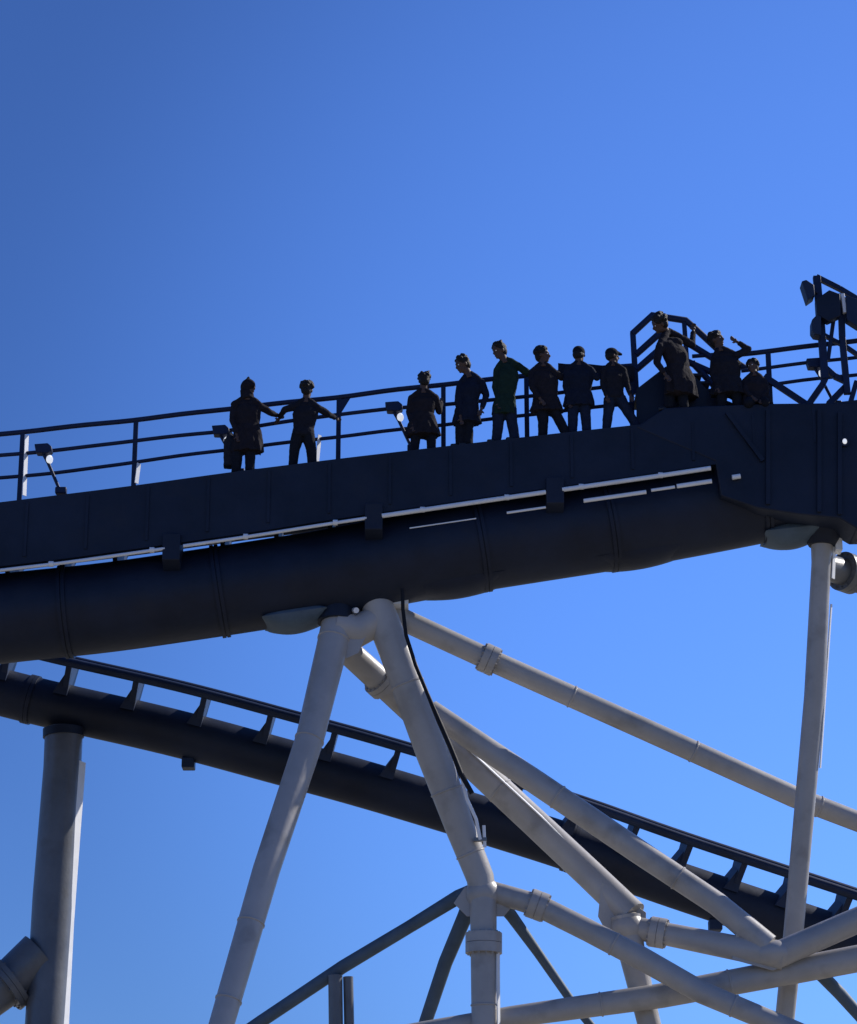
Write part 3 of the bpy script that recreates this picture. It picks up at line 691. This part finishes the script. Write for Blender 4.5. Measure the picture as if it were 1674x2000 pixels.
    for e in ('L', 'R'):
        an = W3['a' + e]; q = MB(); q.sph(an + Vector((0, 0, .05 * s)), (.05 * s, .05 * s, .05 * s)); q.tube([an + Vector((0, 0, .034 * s)) - fx * .05 * s, an + Vector((0, 0, .036 * s)) + fx * .09 * s, an + Vector((0, 0, .03 * s)) + fx * .17 * s], [.036 * s, .042 * s, .030 * s], 12)
        remesh(part('shoe', q, 'shoe', T_), .012)
    # hair / headwear
    q = MB(); rnd = random.Random(int(J['head'][0]))
    if hair == 'hood':
        q.sph(hp(0, -.018, .03), (.10 * s * HS, .118 * s * HS, .122 * s * HS), 18, 12, rot); q.tube([hp(0, -.03, .08), hp(0, -.02, .19)], [.075 * s * HS, .012 * s * HS], 12)
        q.tube([hp(0, -.04, -.02), nk - Vector((0, 0, .02))], [.098 * s * HS, .10 * s * HS], 14)
        q.tube([hp(.02, .05, .05), hp(.05, .13, .02)], [.07 * s * HS, .03 * s * HS], 10)
        remesh(part('hood', q, shirt, T_), .012, .004)
    elif hair == 'cap':
        q.sph(hp(0, -.01, .05), (.092 * s * HS, .11 * s * HS, .09 * s * HS), 18, 12, rot)
        q.tube([hp(-.05, .08, .055), hp(0, .12, .055), hp(.05, .08, .055)], .012, 8); q.tube([hp(0, .06, .06), hp(0, .17, .045)], [.05 * s * HS, .018 * s * HS], 10)
        remesh(part('cap', q, 'black', T_), .011)
        q = MB(); q.sph(hp(0, -.03, -.0), (.086 * s * HS, .09 * s * HS, .085 * s * HS), 14, 10, rot); remesh(part('hair', q, 'hair', T_), .012, .006)
    else:
        q.sph(hp(0, -.022, .045), (.091 * s * HS, .103 * s * HS, .096 * s * HS), 18, 12, rot); q.sph(hp(0, -.05, -.01), (.082 * s * HS, .07 * s * HS, .085 * s * HS), 14, 10, rot)
        for k in range(26 if hair != 'curly' else 60):
            a = rnd.uniform(0, 6.28); z_ = rnd.uniform(-.1 if hair in ('long', 'curly') else .03, 1); rad_ = math.sqrt(max(0, 1 - z_ * z_))
            dv = Vector((rad_ * math.cos(a) * .09, rad_ * math.sin(a) * .1 - .022, z_ * .098 + .045))
            if dv.y > .05 and z_ < .5: continue
            q.sph(hp(*dv), rnd.uniform(.016, .028) * s * HS * (1.25 if hair == 'curly' else 1), 8, 6)
        if hair == 'long':
            q.tube([hp(0, -.06, .0), hp(0, -.085, -.10), hp(0, -.08, -.20)], [.085 * s * HS, .075 * s * HS, .045 * s * HS], 12)
        if hair == 'bun':
            q.sph(hp(.045, -.03, .125), .04 * s * HS, 10, 8)
            for k in range(6): q.tube([hp(.04, -.03, .13), hp(.06 + .02 * k * .5, -.05 + .02 * k, .17 + .008 * k)], [.01, .008], 6)
        remesh(part('hair', q, 'hair', T_), .011, .006)
    if pack:
        x0, y0_, x1, y1_ = pack; c = P((x0 + x1) / 2, (y0_ + y1_) / 2, YP + .02); s2 = mpp(c)
        B = thing('backpack', c, '', 'bag')
        q = MB().sph(c, ((x1 - x0) / 2 * s2, .13, (y1_ - y0_) / 2 * s2), 16, 12); q.box(c - Vector((0, 0, .05)), ((x1 - x0) * .8 * s2, .2, (y1_ - y0_) * .7 * s2))
        remesh(part('bag_body', q, 'pack', B), .016, .008); return T_, B
    return T_

person('leftmost person, in a dark hooded coat with one arm out to the right',
  dict(head=(486, 758), neck=(484, 779), sL=(459, 789), sR=(507, 791), eL=(455, 822, -.05), wL=(463, 850, -.1), eR=(528, 806, .1), wR=(543, 812, .3), hip=(484, 848), kL=(464, 884), aL=(461, 917), kR=(489, 884), aR=(488, 915)),
  (.75, -.5), 'shirt_d', 'black', 1.02, coat=(884, .04), hair='hood', hold=(False, True))
bagL = P(449, 880, YP + .1)
B = thing('bag', bagL, 'dark bulky bag standing on the walkway behind the leftmost person', 'bag')
q = MB(); q.sph(bagL, (.11, .13, .33), 16, 12); q.box(bagL - Vector((0, 0, .06)), (.2, .22, .5)); remesh(part('bag_body', q, 'pack', B), .016, .01)
part('strap', MB().tube([bagL + Vector((-.05, 0, .28)), bagL + Vector((0, 0, .36)), bagL + Vector((.05, 0, .28))], .014, 8), 'black', B)

person('second person from the left, bushy hair, both arms spread out to the railing',
  dict(head=(600, 762), neck=(598, 784), sL=(576, 793), sR=(620, 795), eL=(556, 800, .1), wL=(545, 818, .35), eR=(640, 808, .1), wR=(656, 817, .4), hip=(592, 848), kL=(575, 878), aL=(572, 907), kR=(608, 877), aR=(610, 903)),
  (.2, .9), 'shirt_b', 'black', 1.0, hair='curly', hold=(True, True))
person('person in a dark flared skirt standing alone at mid photo between two railing posts',
  dict(head=(828, 744), neck=(827, 766), sL=(805, 776), sR=(850, 775), eL=(799, 806), wL=(806, 832, -.1), eR=(858, 804, .1), wR=(862, 785, .4), hip=(826, 820), kL=(812, 850), aL=(809, 878), kR=(842, 850), aR=(843, 875)),
  (-.2, .9), 'shirt_d', 'black', .97, coat=(852, .085), hair='bun')
person('person in a long dark coat with head bent down to the left',
  dict(head=(903, 712, -.05), neck=(917, 734), sL=(900, 750), sR=(940, 746), eL=(894, 785, -.1), wL=(900, 815, -.15), eR=(950, 772), wR=(940, 800, -.1), hip=(912, 800), kL=(900, 835), aL=(899, 866), kR=(913, 835), aR=(915, 864)),
  (-.85, -.4), 'shirt_a', 'black', 1.08, coat=(828, .05), hair='short')
person('tall person in a dark green jacket, head left, arm resting on the right neighbour',
  dict(head=(975, 685, -.05), neck=(986, 706), sL=(972, 722), sR=(1012, 714), eL=(968, 757), wL=(974, 786, -.1), eR=(1033, 730, .05), wR=(1052, 742, .1), hip=(985, 796), kL=(973, 828), aL=(969, 857), kR=(1000, 824), aR=(1006, 853)),
  (-.8, -.5), 'shirt_c', 'jeans', 1.06, coat=(812, .01), hair='short')
person('person with curly hair stepping wide to the right beside the green jacket',
  dict(head=(1060, 694), neck=(1061, 714), sL=(1040, 727), sR=(1080, 725), eL=(1040, 758, -.1), wL=(1056, 780, -.15), eR=(1097, 738, .05), wR=(1112, 728, .12), hip=(1068, 792), kL=(1061, 822), aL=(1060, 848), kR=(1088, 812), aR=(1106, 840)),
  (.9, -.3), 'shirt_d', 'black', 1.02, coat=(806, .05), hair='curly', tw=.25)
person('upright person in a flat dark cap, third from the stairs, legs together',
  dict(head=(1131, 693), neck=(1130, 712), sL=(1110, 722), sR=(1152, 721), eL=(1105, 755), wL=(1112, 784, -.08), eR=(1166, 738), wR=(1182, 728, .1), hip=(1131, 780), kL=(1119, 812), aL=(1118, 840), kR=(1144, 811), aR=(1146, 837)),
  (.5, .8), 'shirt_a', 'jeans', 1.0, coat=(796, .02), hair='cap', tw=.25)
person('slim person in a cap striding towards the stairs',
  dict(head=(1196, 695), neck=(1197, 713), sL=(1180, 724), sR=(1217, 723), eL=(1178, 752), wL=(1186, 776, -.1), eR=(1224, 750), wR=(1232, 774, -.1), hip=(1201, 776), kL=(1188, 806), aL=(1184, 834), kR=(1222, 798), aR=(1244, 822)),
  (.9, .3), 'shirt_b', 'jeans', .95, hair='cap')
YP = 42.12
person('person bending forward at the top of the stairs, highest of the group',
  dict(head=(1288, 632, -.15), neck=(1303, 651), sL=(1289, 676, -.25), sR=(1334, 662, .1), eL=(1283, 708, -.3), wL=(1300, 732, -.35), eR=(1352, 674, .15), wR=(1354, 646, .3), hip=(1330, 736), kL=(1308, 764), aL=(1306, 792), kR=(1332, 764), aR=(1336, 792)),
  (-.9, -.3), 'shirt_d', 'black', 1.12, coat=(774, .05), hair='curly', hold=(False, True), tw=.30)
YP = 42.15
person('person with bushy hair right of the stairs, one arm lifted towards the right',
  dict(head=(1400, 664), neck=(1407, 684), sL=(1396, 700), sR=(1436, 694), eL=(1392, 730), wL=(1402, 756, -.1), eR=(1462, 682, .0), wR=(1440, 668, -.05), hip=(1422, 752), kL=(1410, 776), aL=(1408, 806), kR=(1440, 776), aR=(1442, 806)),
  (.7, -.6), 'shirt_b', 'black', 1.05, coat=(772, .05), hair='curly', tw=.27)
person('short person crouching low against the railing, rightmost of the group',
  dict(head=(1470, 716), neck=(1473, 732), sL=(1456, 744), sR=(1492, 744), eL=(1456, 764, -.1), wL=(1470, 776, -.2), eR=(1497, 764, -.05), wR=(1488, 780, -.15), hip=(1478, 778), kL=(1462, 786, -.2), aL=(1464, 806), kR=(1494, 786, -.15), aR=(1494, 806)),
  (-.5, -.8), 'shirt_d', 'black', .92, coat=(792, .04), hair='curly', tw=.25)
